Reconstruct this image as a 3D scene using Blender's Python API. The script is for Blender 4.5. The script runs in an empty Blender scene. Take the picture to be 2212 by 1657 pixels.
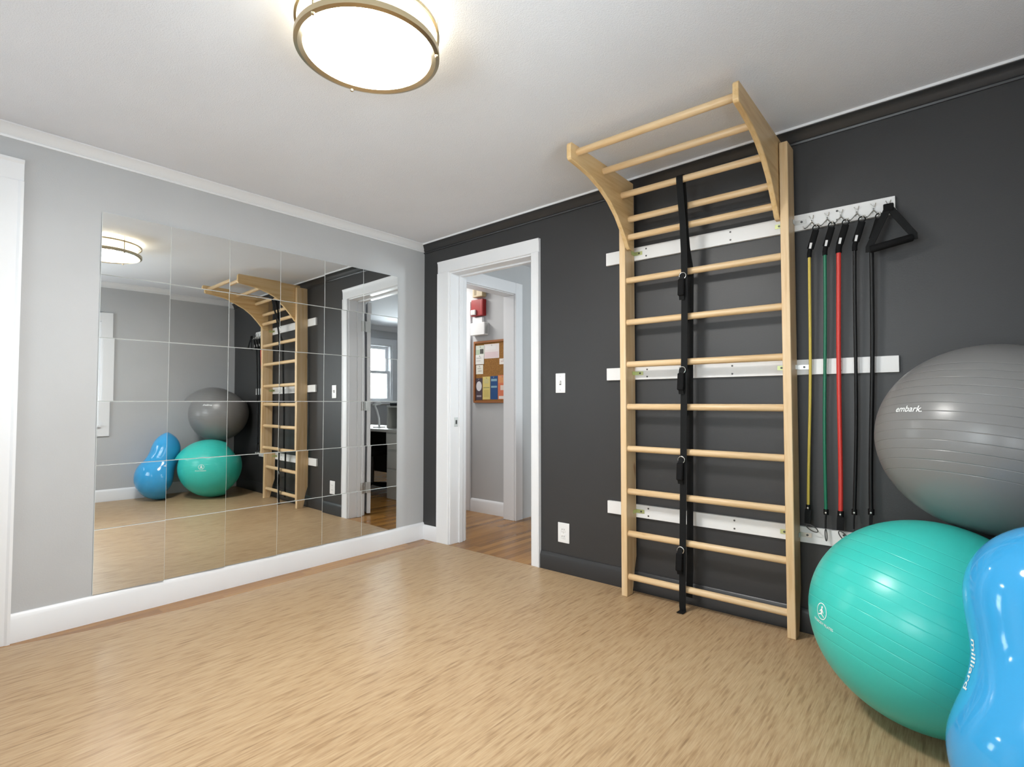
import bpy, bmesh, math, random
from mathutils import Vector, Matrix, Euler

random.seed(7)
sc = bpy.context.scene
COL = sc.collection

# ------------------------------------------------------------------ camera, light, exposure
FPX, IW, IH = 1162.0, 2212, 1657
CAM = Vector((3.208, -2.772, 1.05))
cd = bpy.data.cameras.new('camera')
cd.sensor_width = 36.0
cd.lens = FPX / IW * 36.0
cd.clip_start = 0.02
cam = bpy.data.objects.new('camera', cd)
COL.objects.link(cam)
cam.location = CAM
cam.rotation_euler = Euler((math.radians(90 + 1.9715), 0, math.radians(39.866)), 'XYZ')
sc.camera = cam

sc.view_settings.view_transform = 'Standard'
sc.view_settings.look = 'None'
sc.view_settings.gamma = 1.0
sc.view_settings.use_curve_mapping = False
sc.view_settings.exposure = 0.70

w = bpy.data.worlds.new('sky')
sc.world = w
w.use_nodes = True
wb = w.node_tree.nodes['Background']
wb.inputs[0].default_value = (0.86, 0.93, 1.0, 1)
wb.inputs[1].default_value = 1.6


def area(name, loc, rot, sx, sy, power, color=(1, 1, 1)):
    d = bpy.data.lights.new(name, 'AREA')
    d.shape = 'RECTANGLE'
    d.size, d.size_y = sx, sy
    d.energy = power
    d.color = color
    o = bpy.data.objects.new(name, d)
    COL.objects.link(o)
    o.location = loc
    o.rotation_euler = Euler([math.radians(a) for a in rot], 'XYZ')
    return o


XR = 3.65          # right wall
YB = -3.70         # back wall
DAY = (0.90, 0.955, 1.0)
# daylight just outside each window
area('daylight_back', (2.45, YB - 0.30, 1.40), (122, 0, 0), 1.35, 1.25, 36, DAY)
area('daylight_back', (0.95, YB - 0.30, 1.40), (118, 0, 0), 1.35, 1.25, 10, DAY)
area('daylight_side', (XR + 0.34, -1.97, 1.37), (126, 0, 72), 0.95, 1.25, 30, DAY)
area('daylight_office', (3.95, 2.16, 1.6), (90, 0, 90), 0.8, 1.0, 95, DAY)
area('hall_fill', (-0.85, 0.58, 2.28), (0, 0, 0), 0.35, 0.35, 9.5, (1.0, 0.97, 0.92))  # added fill to brighten the hall from above

# ------------------------------------------------------------------ material helpers


def mat(name, color, rough=0.5, metal=0.0, spec=0.5, coat=0.0):
    m = bpy.data.materials.new(name)
    m.use_nodes = True
    b = m.node_tree.nodes['Principled BSDF']
    b.inputs['Base Color'].default_value = (*color, 1)
    b.inputs['Roughness'].default_value = rough
    b.inputs['Metallic'].default_value = metal
    b.inputs['Specular IOR Level'].default_value = spec
    b.inputs['Coat Weight'].default_value = coat
    return m


def nd(m, t, **kw):
    n = m.node_tree.nodes.new(t)
    for k, v in kw.items():
        setattr(n, k, v)
    return n


def ln(m, a, b):
    m.node_tree.links.new(a, b)


def coords(m, scale=(1, 1, 1), rot=(0, 0, 0)):
    tc = nd(m, 'ShaderNodeTexCoord')
    mp = nd(m, 'ShaderNodeMapping')
    mp.inputs['Scale'].default_value = scale
    mp.inputs['Rotation'].default_value = rot
    ln(m, tc.outputs['Object'], mp.inputs['Vector'])
    return mp.outputs['Vector']


def noise(m, vec, scale, detail=3, rough=0.5):
    n = nd(m, 'ShaderNodeTexNoise')
    n.inputs['Scale'].default_value = scale
    n.inputs['Detail'].default_value = detail
    n.inputs['Roughness'].default_value = rough
    ln(m, vec, n.inputs['Vector'])
    return n.outputs['Fac']


def ramp(m, fac, stops):
    r = nd(m, 'ShaderNodeValToRGB')
    e = r.color_ramp.elements
    while len(e) < len(stops):
        e.new(0.5)
    for el, (p, c) in zip(e, stops):
        el.position = p
        el.color = (*c, 1)
    ln(m, fac, r.inputs['Fac'])
    return r.outputs['Color']


def mixc(m, fac, a, b, mode='MIX'):
    n = nd(m, 'ShaderNodeMix', data_type='RGBA', blend_type=mode)
    for sock, v in ((n.inputs[0], fac), (n.inputs[6], a), (n.inputs[7], b)):
        if isinstance(v, (int, float)):
            sock.default_value = v
        elif isinstance(v, tuple):
            sock.default_value = (*v, 1)
        else:
            ln(m, v, sock)
    return n.outputs[2]


def mth(m, op, a, b=None):
    n = nd(m, 'ShaderNodeMath', operation=op)
    for i, v in enumerate((a, b)):
        if v is None:
            continue
        if isinstance(v, (int, float)):
            n.inputs[i].default_value = v
        else:
            ln(m, v, n.inputs[i])
    return n.outputs[0]


def bump(m, height, strength=0.2, dist=0.01):
    b = nd(m, 'ShaderNodeBump')
    b.inputs['Strength'].default_value = strength
    b.inputs['Distance'].default_value = dist
    ln(m, height, b.inputs['Height'])
    ln(m, b.outputs['Normal'], m.node_tree.nodes['Principled BSDF'].inputs['Normal'])


def base(m, col):
    ln(m, col, m.node_tree.nodes['Principled BSDF'].inputs['Base Color'])


MT = {}


def paint(name, color, rough, bscale, bstr, var=0.03, spec=0.5):
    m = mat(name, color, rough, spec=spec)
    v = coords(m)
    f = noise(m, v, 2.5, 3)
    lo = tuple(c * (1 - var) for c in color)
    hi = tuple(min(1, c * (1 + var)) for c in color)
    base(m, ramp(m, f, [(0.3, lo), (0.7, hi)]))
    bump(m, noise(m, v, bscale, 4, 0.6), bstr, 0.004)
    return m


MT['wall'] = paint('light grey wall paint', (0.515, 0.523, 0.535), 0.55, 140, 0.12)
MT['trim'] = paint('white gloss trim paint', (0.83, 0.84, 0.865), 0.34, 30, 0.05, 0.01)
MT['ceil'] = paint('stippled ceiling paint', (0.82, 0.84, 0.89), 0.8, 210, 0.55, 0.02)
MT['dark'] = paint('charcoal wall paint', (0.036, 0.036, 0.0375), 0.45, 160, 0.10, 0.05)
MT['darktrim'] = paint('charcoal trim paint', (0.030, 0.030, 0.0315), 0.36, 40, 0.05, 0.03)
MT['rail'] = paint('white rail paint', (0.82, 0.82, 0.82), 0.4, 60, 0.05, 0.01)
MT['plate'] = mat('white plastic', (0.86, 0.86, 0.86), 0.3)
MT['slot'] = mat('dark slot', (0.03, 0.03, 0.03), 0.6)
MT['steel'] = mat('zinc steel', (0.62, 0.62, 0.60), 0.32, 1.0)
MT['screw'] = mat('dark screw steel', (0.10, 0.10, 0.10), 0.45, 0.8)
MT['nickel'] = mat('brushed brass nickel', (0.50, 0.42, 0.28), 0.30, 1.0)
MT['web'] = mat('black webbing', (0.006, 0.0065, 0.007), 0.75, spec=0.25)
MT['foam'] = mat('black foam', (0.005, 0.005, 0.0055), 0.8, spec=0.2)
MT['rubber_black'] = mat('black rubber', (0.006, 0.006, 0.0065), 0.4, spec=0.3)
MT['rubber_yellow'] = mat('yellow rubber', (0.62, 0.47, 0.08), 0.35)
MT['rubber_green'] = mat('green rubber', (0.010, 0.16, 0.085), 0.35)
MT['rubber_red'] = mat('red rubber', (0.62, 0.045, 0.035), 0.35)
MT['tag'] = mat('white woven tag', (0.7, 0.7, 0.7), 0.8)
MT['print'] = mat('white print', (0.85, 0.88, 0.88), 0.5)
MT['yellowzinc'] = mat('yellow zinc', (0.55, 0.60, 0.30), 0.4, 0.7)

# webbing weave bump
m = MT['web']
bump(m, noise(m, coords(m, (300, 300, 300)), 1, 1), 0.3, 0.001)


def pine(name, axis, tint=(1, 1, 1)):
    m = mat(name, (0.7, 0.48, 0.25), 0.38)
    s = [26, 26, 26]
    s[axis] = 1.6
    v = coords(m, tuple(s))
    f = noise(m, v, 1.6, 5, 0.6)
    T = lambda c: tuple(a * b for a, b in zip(c, tint))
    c1 = ramp(m, f, [(0.28, T((0.60, 0.38, 0.18))), (0.5, T((0.74, 0.53, 0.30))), (0.72, T((0.78, 0.60, 0.39)))])
    s2 = [9, 9, 9]
    s2[axis] = 4.5
    k = noise(m, coords(m, tuple(s2)), 1.0, 1)
    kn = ramp(m, k, [(0.755, (0, 0, 0)), (0.80, (1, 1, 1))])
    base(m, mixc(m, kn, c1, T((0.34, 0.14, 0.05))))
    bump(m, f, 0.08, 0.001)
    return m


MT['pine_x'] = pine('varnished pine dowel', 0)
MT['pine_z'] = pine('varnished pine stile', 2)
MT['pine_y'] = pine('varnished birch bracket', 1, (0.97, 0.93, 0.80))


def bamboo():
    m = mat('bamboo slats', (0.6, 0.42, 0.22), 0.40, spec=0.45)
    tc = nd(m, 'ShaderNodeTexCoord')
    sep = nd(m, 'ShaderNodeSeparateXYZ')
    ln(m, tc.outputs['Object'], sep.inputs[0])
    X, Y = sep.outputs[0], sep.outputs[1]
    sl = mth(m, 'FLOOR', mth(m, 'DIVIDE', X, 0.0068))
    wn = nd(m, 'ShaderNodeTexWhiteNoise', noise_dimensions='1D')
    ln(m, sl, wn.inputs['W'])
    yy = mth(m, 'ADD', mth(m, 'MULTIPLY', Y, 7.0), mth(m, 'MULTIPLY', wn.outputs['Value'], 40.0))
    cmb = nd(m, 'ShaderNodeCombineXYZ')
    ln(m, mth(m, 'MULTIPLY', sl, 3.7), cmb.inputs[0])
    ln(m, yy, cmb.inputs[1])
    f = noise(m, cmb.outputs[0], 1.0, 2, 0.5)
    fine = noise(m, coords(m, (260, 11, 1)), 1.0, 3, 0.6)
    big = noise(m, coords(m, (1.2, 0.7, 1)), 1.0, 2)
    c = ramp(m, f, [(0.26, (0.15, 0.070, 0.028)), (0.37, (0.31, 0.180, 0.088)), (0.47, (0.45, 0.300, 0.165)), (0.70, (0.54, 0.390, 0.235))])
    c = mixc(m, 0.38, c, ramp(m, fine, [(0.34, (0.20, 0.11, 0.052)), (0.50, (0.44, 0.295, 0.16)), (0.62, (0.57, 0.42, 0.255))]))
    c = mixc(m, 0.22, c, ramp(m, big, [(0.35, (0.39, 0.25, 0.125)), (0.65, (0.55, 0.405, 0.24))]))
    base(m, c)
    fr = mth(m, 'FRACT', mth(m, 'DIVIDE', X, 0.0068))
    h = mth(m, 'SMOOTH_MIN', mth(m, 'PINGPONG', fr, 0.5), 0.12)
    bump(m, mth(m, 'ADD', h, mth(m, 'MULTIPLY', fine, 0.15)), 0.25, 0.0015)
    return m


def hardwood():
    m = mat('oak strip flooring', (0.4, 0.2, 0.07), 0.22, spec=0.5)
    tc = nd(m, 'ShaderNodeTexCoord')
    sep = nd(m, 'ShaderNodeSeparateXYZ')
    ln(m, tc.outputs['Object'], sep.inputs[0])
    X, Y = sep.outputs[0], sep.outputs[1]
    sl = mth(m, 'FLOOR', mth(m, 'DIVIDE', X, 0.057))
    wn = nd(m, 'ShaderNodeTexWhiteNoise', noise_dimensions='1D')
    ln(m, sl, wn.inputs['W'])
    seg = mth(m, 'FLOOR', mth(m, 'ADD', mth(m, 'MULTIPLY', Y, 1.3), mth(m, 'MULTIPLY', wn.outputs['Value'], 9.0)))
    wn2 = nd(m, 'ShaderNodeTexWhiteNoise', noise_dimensions='2D')
    cmb = nd(m, 'ShaderNodeCombineXYZ')
    ln(m, sl, cmb.inputs[0])
    ln(m, seg, cmb.inputs[1])
    ln(m, cmb.outputs[0], wn2.inputs['Vector'])
    gr = noise(m, coords(m, (60, 3, 1)), 1.0, 4, 0.6)
    c = ramp(m, wn2.outputs['Value'], [(0.0, (0.19, 0.075, 0.014)), (0.45, (0.33, 0.145, 0.030)), (1.0, (0.46, 0.225, 0.055))])
    c = mixc(m, 0.35, c, ramp(m, gr, [(0.3, (0.18, 0.08, 0.02)), (0.7, (0.45, 0.24, 0.08))]))
    base(m, c)
    fr = mth(m, 'PINGPONG', mth(m, 'FRACT', mth(m, 'DIVIDE', X, 0.057)), 0.5)
    bump(m, mth(m, 'SMOOTH_MIN', fr, 0.03), 0.4, 0.002)
    return m


MT['bamboo'] = bamboo()
MT['oak'] = hardwood()


def rubber_ball(name, color, rough, ridge, lim, depth):
    m = mat(name, color, rough, spec=0.5)
    if ridge:
        tc = nd(m, 'ShaderNodeTexCoord')
        sep = nd(m, 'ShaderNodeSeparateXYZ')
        ln(m, tc.outputs['Object'], sep.inputs[0])
        z = sep.outputs[2]
        # narrow moulded grooves around the equator, fading out past lim
        g = mth(m, 'SUBTRACT', 1.0, mth(m, 'MINIMUM', mth(m, 'MULTIPLY', mth(m, 'PINGPONG', mth(m, 'DIVIDE', z, ridge), 0.5), 18.0), 1.0))
        inside = mth(m, 'LESS_THAN', mth(m, 'ABSOLUTE', z), lim)
        n = noise(m, coords(m, (6, 6, 14)), 1.0, 1)
        h = mth(m, 'MULTIPLY', mth(m, 'MULTIPLY', g, inside), mth(m, 'MULTIPLY', n, -1.0))
        h = mth(m, 'ADD', h, mth(m, 'MULTIPLY', noise(m, coords(m, (500, 500, 500)), 1.0, 1), 0.04))
        bump(m, h, depth, 0.004)
    return m


MT['teal'] = rubber_ball('teal rubber', (0.040, 0.54, 0.47), 0.30, 0.033, 0.20, 0.40)
MT['grey'] = rubber_ball('grey rubber', (0.20, 0.20, 0.20), 0.30, 0.030, 0.20, 0.60)
MT['blue'] = rubber_ball('blue vinyl', (0.045, 0.36, 0.72), 0.09, None, 0, 0)

m = MT['mirror'] = mat('mirror silver', (0.80, 0.815, 0.81), 0.012, 1.0)
MT['mirror_edge'] = mat('mirror glass edge', (0.70, 0.74, 0.73), 0.25, 0.0)

m = MT['glass'] = bpy.data.materials.new('window glass')
m.use_nodes = True
m.node_tree.nodes.clear()
out = nd(m, 'ShaderNodeOutputMaterial')
tr = nd(m, 'ShaderNodeBsdfTransparent')
tr.inputs[0].default_value = (0.96, 0.98, 0.97, 1)
gl = nd(m, 'ShaderNodeBsdfGlossy')
gl.inputs['Roughness'].default_value = 0.02
fz = nd(m, 'ShaderNodeFresnel')
fz.inputs[0].default_value = 1.45
mx = nd(m, 'ShaderNodeMixShader')
ln(m, fz.outputs[0], mx.inputs[0])
ln(m, tr.outputs[0], mx.inputs[1])
ln(m, gl.outputs[0], mx.inputs[2])
ln(m, mx.outputs[0], out.inputs[0])

m = MT['diffuser'] = bpy.data.materials.new('lit opal diffuser')
m.use_nodes = True
b = m.node_tree.nodes['Principled BSDF']
b.inputs['Base Color'].default_value = (0.9, 0.88, 0.8, 1)
b.inputs['Emission Color'].default_value = (1.0, 0.985, 0.95, 1)
b.inputs['Emission Strength'].default_value = 68.0
m2 = MT['diffuser_side'] = m.copy()
m2.name = 'lit opal glass side'
m2.node_tree.nodes['Principled BSDF'].inputs['Emission Strength'].default_value = 2.6
m2.node_tree.nodes['Principled BSDF'].inputs['Emission Color'].default_value = (1.0, 0.87, 0.60, 1)

# ------------------------------------------------------------------ mesh helpers


class MB:
    def __init__(s):
        s.v, s.f = [], []

    def add(s, vs, fs):
        o = len(s.v)
        s.v += [Vector(p) for p in vs]
        s.f += [tuple(i + o for i in f) for f in fs]
        return s

    def box(s, x0, x1, y0, y1, z0, z1):
        return s.add([(x0, y0, z0), (x1, y0, z0), (x1, y1, z0), (x0, y1, z0), (x0, y0, z1), (x1, y0, z1), (x1, y1, z1), (x0, y1, z1)],
                     [(0, 3, 2, 1), (4, 5, 6, 7), (0, 1, 5, 4), (1, 2, 6, 5), (2, 3, 7, 6), (3, 0, 4, 7)])

    def obox(s, c, ax, ay, az, hx, hy, hz):
        """box with its own axes"""
        c, ax, ay, az = Vector(c), Vector(ax), Vector(ay), Vector(az)
        P = []
        for k in (-1, 1):
            for i, j in ((-1, -1), (1, -1), (1, 1), (-1, 1)):
                P.append(c + ax * hx * i + ay * hy * j + az * hz * k)
        return s.add(P, [(0, 3, 2, 1), (4, 5, 6, 7), (0, 1, 5, 4), (1, 2, 6, 5), (2, 3, 7, 6), (3, 0, 4, 7)])

    def prism(s, poly, axis, a0, a1):
        """2D polygon extruded along axis; poly in the other two axes (in x,y,z order)"""
        n = len(poly)
        P = []
        for a in (a0, a1):
            for p in poly:
                q = list(p)
                q.insert(axis, a)
                P.append(q)
        fs = [tuple(range(n))[::-1], tuple(range(n, 2 * n))]
        for i in range(n):
            j = (i + 1) % n
            fs.append((i, j, n + j, n + i))
        return s.add(P, fs)

    def sweep(s, path, prof, up=(0, 0, 1), closed=False, caps=True):
        """profile (list of 2D) swept along path with a fixed up hint (or parallel transport if up is None)"""
        path = [Vector(p) for p in path]
        n, k = len(path), len(prof)
        P = []
        prev = None
        for i in range(n):
            a = path[(i - 1) % n] if (i > 0 or closed) else path[i]
            c = path[(i + 1) % n] if (i < n - 1 or closed) else path[i]
            t = (c - a).normalized()
            if up is not None:
                u = Vector(up)
                sd = t.cross(u)
                if sd.length < 1e-5:
                    sd = t.orthogonal()
                sd.normalize()
            else:
                if prev is None:
                    sd = t.orthogonal().normalized()
                else:
                    sd = (prev - t * prev.dot(t)).normalized()
                prev = sd
            w_ = sd.cross(t).normalized()
            for p in prof:
                P.append(path[i] + sd * p[0] + w_ * p[1])
        fs = []
        for i in range(n if closed else n - 1):
            i2 = (i + 1) % n
            for j in range(k):
                j2 = (j + 1) % k
                fs.append((i * k + j, i * k + j2, i2 * k + j2, i2 * k + j))
        if caps and not closed:
            fs.append(tuple(range(k))[::-1])
            fs.append(tuple(range((n - 1) * k, n * k)))
        return s.add(P, fs)

    def tube(s, path, r, seg=12, closed=False):
        return s.sweep(path, [(r * math.cos(2 * math.pi * i / seg), r * math.sin(2 * math.pi * i / seg)) for i in range(seg)], None, closed)

    def ribbon(s, path, wd, th, up):
        return s.sweep(path, [(-th / 2, -wd / 2), (th / 2, -wd / 2), (th / 2, wd / 2), (-th / 2, wd / 2)], up)

    def lathe(s, prof, c=(0, 0, 0), seg=64, axis=(0, 0, 1)):
        q = Vector((0, 0, 1)).rotation_difference(Vector(axis).normalized())
        c = Vector(c)
        P, fs, n = [], [], len(prof)
        for i in range(seg):
            a = 2 * math.pi * i / seg
            for r, z in prof:
                P.append(c + q @ Vector((r * math.cos(a), r * math.sin(a), z)))
        for i in range(seg):
            j = (i + 1) % seg
            for k in range(n - 1):
                fs.append((i * n + k, j * n + k, j * n + k + 1, i * n + k + 1))
        return s.add(P, fs)

    def disc(s, c, axis, r, h, seg=20):
        """closed short cylinder starting at c along axis"""
        return s.lathe([(0.0, 0), (r, 0), (r, h), (0.0, h)], c, seg, axis)

    def build(s, name, material, parent=None, smooth=40, bevel=0.0, seg=2):
        off = parent_world(parent)
        me = bpy.data.meshes.new(name)
        bm = bmesh.new()
        vs = [bm.verts.new(p - off) for p in s.v]
        for f in s.f:
            ids = []
            for i in f:
                if i not in ids:
                    ids.append(i)
            if len(ids) < 3:
                continue
            try:
                bm.faces.new([vs[i] for i in ids])
            except ValueError:
                pass
        bmesh.ops.remove_doubles(bm, verts=bm.verts, dist=1e-6)
        bmesh.ops.recalc_face_normals(bm, faces=bm.faces)
        bm.to_mesh(me)
        bm.free()
        if smooth:
            for p in me.polygons:
                p.use_smooth = True
            me.set_sharp_from_angle(angle=math.radians(smooth))
        me.materials.append(material if not isinstance(material, str) else MT[material])
        o = bpy.data.objects.new(name, me)
        COL.objects.link(o)
        if parent:
            o.parent = parent
        if bevel:
            b_ = o.modifiers.new('bevel', 'BEVEL')
            b_.width = bevel
            b_.segments = seg
            b_.limit_method = 'ANGLE'
        return o


def parent_world(p):
    v = Vector((0, 0, 0))
    while p:
        v += p.location
        p = p.parent
    return v


def thing(name, label, cat, loc=(0, 0, 0), group=None):
    o = bpy.data.objects.new(name, None)
    COL.objects.link(o)
    o.location = loc
    return tag(o, label, cat, group)


def tag(o, label, cat, group=None):
    o['label'] = label
    o['category'] = cat
    if group:
        o['group'] = group
    return o


def struct(o, label=None):
    o['kind'] = 'structure'
    if label:
        o['label'] = label
    return o


def recenter(o, p):
    """move a top-level mesh's origin to p without moving its geometry"""
    p = Vector(p)
    o.data.transform(Matrix.Translation(-p))
    o.location = p
    return o


# ------------------------------------------------------------------ room shell
HC = lambda x: 2.275 + 0.019 * x       # the old ceiling rises slightly towards the right wall
DX0, DX1, DZ = 0.285, 1.070, 2.025     # doorway in the dark wall
WT = 0.16                              # its thickness

struct(MB().box(-1.7, 4.0, YB - 0.05, 3.3, -0.06, 0.0).build('floor', 'oak'), 'narrow oak strip floor')

# ceiling of the room (slightly sloping) and of the spaces beyond
v = []
for x in (-0.1, XR + 0.15):
    for y in (YB - 0.15, 0.10):
        v += [(x, y, HC(x)), (x, y, HC(x) + 0.08)]
c_ = MB().add(v, [(0, 2, 3, 1), (4, 5, 7, 6), (0, 1, 5, 4), (2, 6, 7, 3), (0, 4, 6, 2), (1, 3, 7, 5)])
struct(c_.build('ceiling', 'ceil', smooth=0), 'light grey stippled ceiling')
struct(MB().box(-1.7, 4.0, 0.10, 3.3, 2.30, 2.38).build('ceiling_hall', 'ceil'), 'hall and office ceiling')

# mirror wall with a doorway near the camera
LDY0, LDY1 = -3.26, -2.452             # its door opening
ml = MB().box(-0.12, 0, LDY1, 0.0, 0, 2.36).box(-0.12, 0, YB, LDY0, 0, 2.36).box(-0.12, 0, LDY0, LDY1, 2.035, 2.36)
struct(ml.build('wall_left', 'wall', smooth=0), 'light grey wall carrying the mirror tiles')

# dark wall (a charcoal skin on a white back)
df = MB().box(0, DX0, 0, 0.05, 0, 2.40).box(DX1, XR, 0, 0.05, 0, 2.40).box(DX0, DX1, 0, 0.05, DZ, 2.40)
struct(df.build('wall_front', 'dark', smooth=0), 'charcoal wall with the doorway and wall bars')
db = MB().box(-1.7, DX0, 0.05, WT, 0, 2.40).box(DX1, 4.0, 0.05, WT, 0, 2.40).box(DX0, DX1, 0.05, WT, DZ, 2.40)
struct(db.build('wall_hall_near', 'wall', smooth=0))

# right wall with window 1
W1 = (-2.40, -1.545, 0.83, 1.93)
rw = MB().box(XR, XR + 0.14, YB, W1[0], 0, 2.40).box(XR, XR + 0.14, W1[1], 0.0, 0, 2.40)
rw.box(XR, XR + 0.14, W1[0], W1[1], 0, W1[2]).box(XR, XR + 0.14, W1[0], W1[1], W1[3], 2.40)
struct(rw.build('wall_right', 'wall', smooth=0), 'light grey wall behind the exercise balls')

# back wall with two windows
BW = [(0.45, 1.45), (1.95, 2.95)]
bw = MB().box(-0.12, BW[0][0], YB - 0.14, YB, 0, 2.40).box(BW[0][1], BW[1][0], YB - 0.14, YB, 0, 2.40).box(BW[1][1], XR + 0.14, YB - 0.14, YB, 0, 2.40)
for a, b_ in BW:
    bw.box(a, b_, YB - 0.14, YB, 0, 0.80).box(a, b_, YB - 0.14, YB, 1.98, 2.40)
struct(bw.build('wall_back', 'wall', smooth=0))


def window(name, axis, at, a0, a1, z0, z1, out_dir, label):
    """sash window: casing and sill on the room side, two sashes, panes. axis: direction the opening runs along (0 x, 1 y)"""
    def B(mb, u0, u1, d0, d1, za, zb):
        d0, d1 = sorted((at + out_dir * d0, at + out_dir * d1))
        if axis == 0:
            mb.box(u0, u1, d0, d1, za, zb)
        else:
            mb.box(d0, d1, u0, u1, za, zb)
    root = MB()
    cw = 0.095
    B(root, a0 - cw, a0, -0.018, 0.0, z0 - 0.115, z1 + cw)
    B(root, a1, a1 + cw, -0.018, 0.0, z0 - 0.115, z1 + cw)
    B(root, a0, a1, -0.018, 0.0, z1, z1 + cw)
    B(root, a0, a1, -0.018, 0.0, z0 - 0.115, z0 - 0.02)
    o = struct(root.build(name, 'trim', bevel=0.003), label)
    s = MB()
    B(s, a0 - 0.02, a1 + 0.02, -0.045, 0.0, z0 - 0.02, z0)
    B(s, a0, a1, 0.0, 0.14, z0 - 0.012, z0 + 0.006)
    s.build('window_sill', 'trim', o, bevel=0.003)
    j = MB()
    B(j, a0, a0 + 0.02, 0.0, 0.14, z0, z1)
    B(j, a1 - 0.02, a1, 0.0, 0.14, z0, z1)
    B(j, a0 + 0.02, a1 - 0.02, 0.0, 0.14, z1 - 0.02, z1)
    j.build('window_frame', 'trim', o, bevel=0.002)
    zm = (z0 + z1) / 2
    for zb, zt, d in ((z0, zm + 0.02, 0.035), (zm - 0.02, z1 - 0.02, 0.075)):
        f = MB()
        st = 0.045
        B(f, a0 + 0.02, a0 + 0.02 + st, d, d + 0.035, zb, zt)
        B(f, a1 - 0.02 - st, a1 - 0.02, d, d + 0.035, zb, zt)
        B(f, a0 + 0.02 + st, a1 - 0.02 - st, d, d + 0.035, zb, zb + st)
        B(f, a0 + 0.02 + st, a1 - 0.02 - st, d, d + 0.035, zt - st, zt)
        sash = f.build('sash', 'trim', o, bevel=0.002)
        g = MB()
        B(g, a0 + 0.02 + st, a1 - 0.02 - st, d + 0.015, d + 0.019, zb + st, zt - st)
        g.build('pane', 'glass', sash)
    return o


window('window_1', 1, XR, W1[0], W1[1], W1[2], W1[3], 1, 'white sash window in the side wall')
window('window_2', 0, YB, BW[0][0], BW[0][1], 0.80, 1.98, -1, 'white sash window in the back wall')
window('window_3', 0, YB, BW[1][0], BW[1][1], 0.80, 1.98, -1, 'white sash window in the back wall by the camera')

# crown mouldings
CR = [(0.0, -0.066), (0.007, -0.066), (0.010, -0.058), (0.007, -0.054), (0.012, -0.050), (0.020, -0.034), (0.033, -0.020), (0.044, -0.014), (0.044, -0.009), (0.0, -0.009)]


def crown(name, p0, p1, inward, m, label=None, drop=0.0):
    """run from p0 to p1 (x,y pairs); top follows the sloping ceiling"""
    n = len(CR)
    P = []
    for p in (p0, p1):
        for d, z in CR:
            P.append((p[0] + inward[0] * d, p[1] + inward[1] * d, HC(p[0]) + z - drop))
    fs = [tuple(range(n))[::-1], tuple(range(n, 2 * n))] + [(i, (i + 1) % n, n + (i + 1) % n, n + i) for i in range(n)]
    return struct(MB().add(P, fs).build(name, m, smooth=30), label)


crown('trim_1', (0, YB), (0, 0), (1, 0), 'trim', 'white crown moulding above the mirror wall', -0.009)
crown('trim_2', (0, 0), (XR, 0), (0, -1), 'darktrim', 'charcoal crown moulding above the dark wall')
crown('trim_3', (XR, 0), (XR, YB), (-1, 0), 'trim', None, -0.009)
crown('trim_4', (0, YB), (XR, YB), (0, 1), 'trim', None, -0.009)
# thin white paint edge between the charcoal moulding and the ceiling
P = []
for x in (0.0, XR):
    for d, z in ((0.0, 0.001), (0.052, 0.001), (0.050, -0.010), (0.0, -0.010)):
        P.append((x, -d, HC(x) + z))
struct(MB().add(P, [(3, 2, 1, 0), (4, 5, 6, 7), (0, 1, 5, 4), (1, 2, 6, 5), (2, 3, 7, 6), (3, 0, 4, 7)]).build('trim_5', 'trim', smooth=0), 'thin white edge under the ceiling')

# baseboards (profile: depth, height)
BP = [(0, 0), (0.016, 0), (0.016, 0.088), (0.012, 0.097), (0.009, 0.106), (0.006, 0.110), (0, 0.110)]
BPW = [(0, 0), (0.016, 0), (0.016, 0.102), (0.012, 0.112), (0.007, 0.122), (0.004, 0.125), (0, 0.125)]


def baseboard(name, axis, at, a0, a1, sgn, prof, m, label=None):
    if axis == 0:
        poly = [(at + sgn * d, z) for d, z in prof]
    else:
        poly = [(at + sgn * d, z) for d, z in prof]
    return struct(MB().prism(poly, axis, a0, a1).build(name, m, smooth=30), label)


CW = 0.102
baseboard('baseboard_left', 1, 0.0, LDY1 + CW, 0.0, 1, BPW, 'trim', 'white baseboard under the mirror')
baseboard('baseboard_corner', 0, 0.0, 0.016, DX0 - 0.112, -1, BP, 'trim', 'short white baseboard between corner and doorway')
baseboard('baseboard_front', 0, 0.0, DX1 + 0.068, XR, -1, BP, 'darktrim', 'charcoal baseboard under the wall bars')
baseboard('baseboard_right', 1, XR, YB, -0.016, -1, BPW, 'trim', 'white baseboard behind the exercise balls')
baseboard('baseboard_back', 0, YB, 0.0, XR - 0.016, 1, BPW, 'trim')

# doorway casing on the room side (moulded), jamb and stop
CP = [(0.0, 0.0), (0.0, 0.017), (0.012, 0.020), (0.070, 0.016), (0.085, 0.022), (1.0, 0.022), (1.0, 0.0)]


def casing_side(mb, x_in, x_out, z1):
    s_ = 1 if x_out > x_in else -1
    wd = abs(x_out - x_in)
    poly = []
    for a, d in ((0.0, 0.0), (0.0, 0.014), (0.006, 0.018), (0.5, 0.018), (0.82, 0.020), (0.9, 0.024), (1.0, 0.024), (1.0, 0.0)):
        aa = a if a == 0.006 else a * wd
        poly.append((x_in + s_ * aa, -d))
    mb.prism(poly, 2, 0.0, z1)


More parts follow.
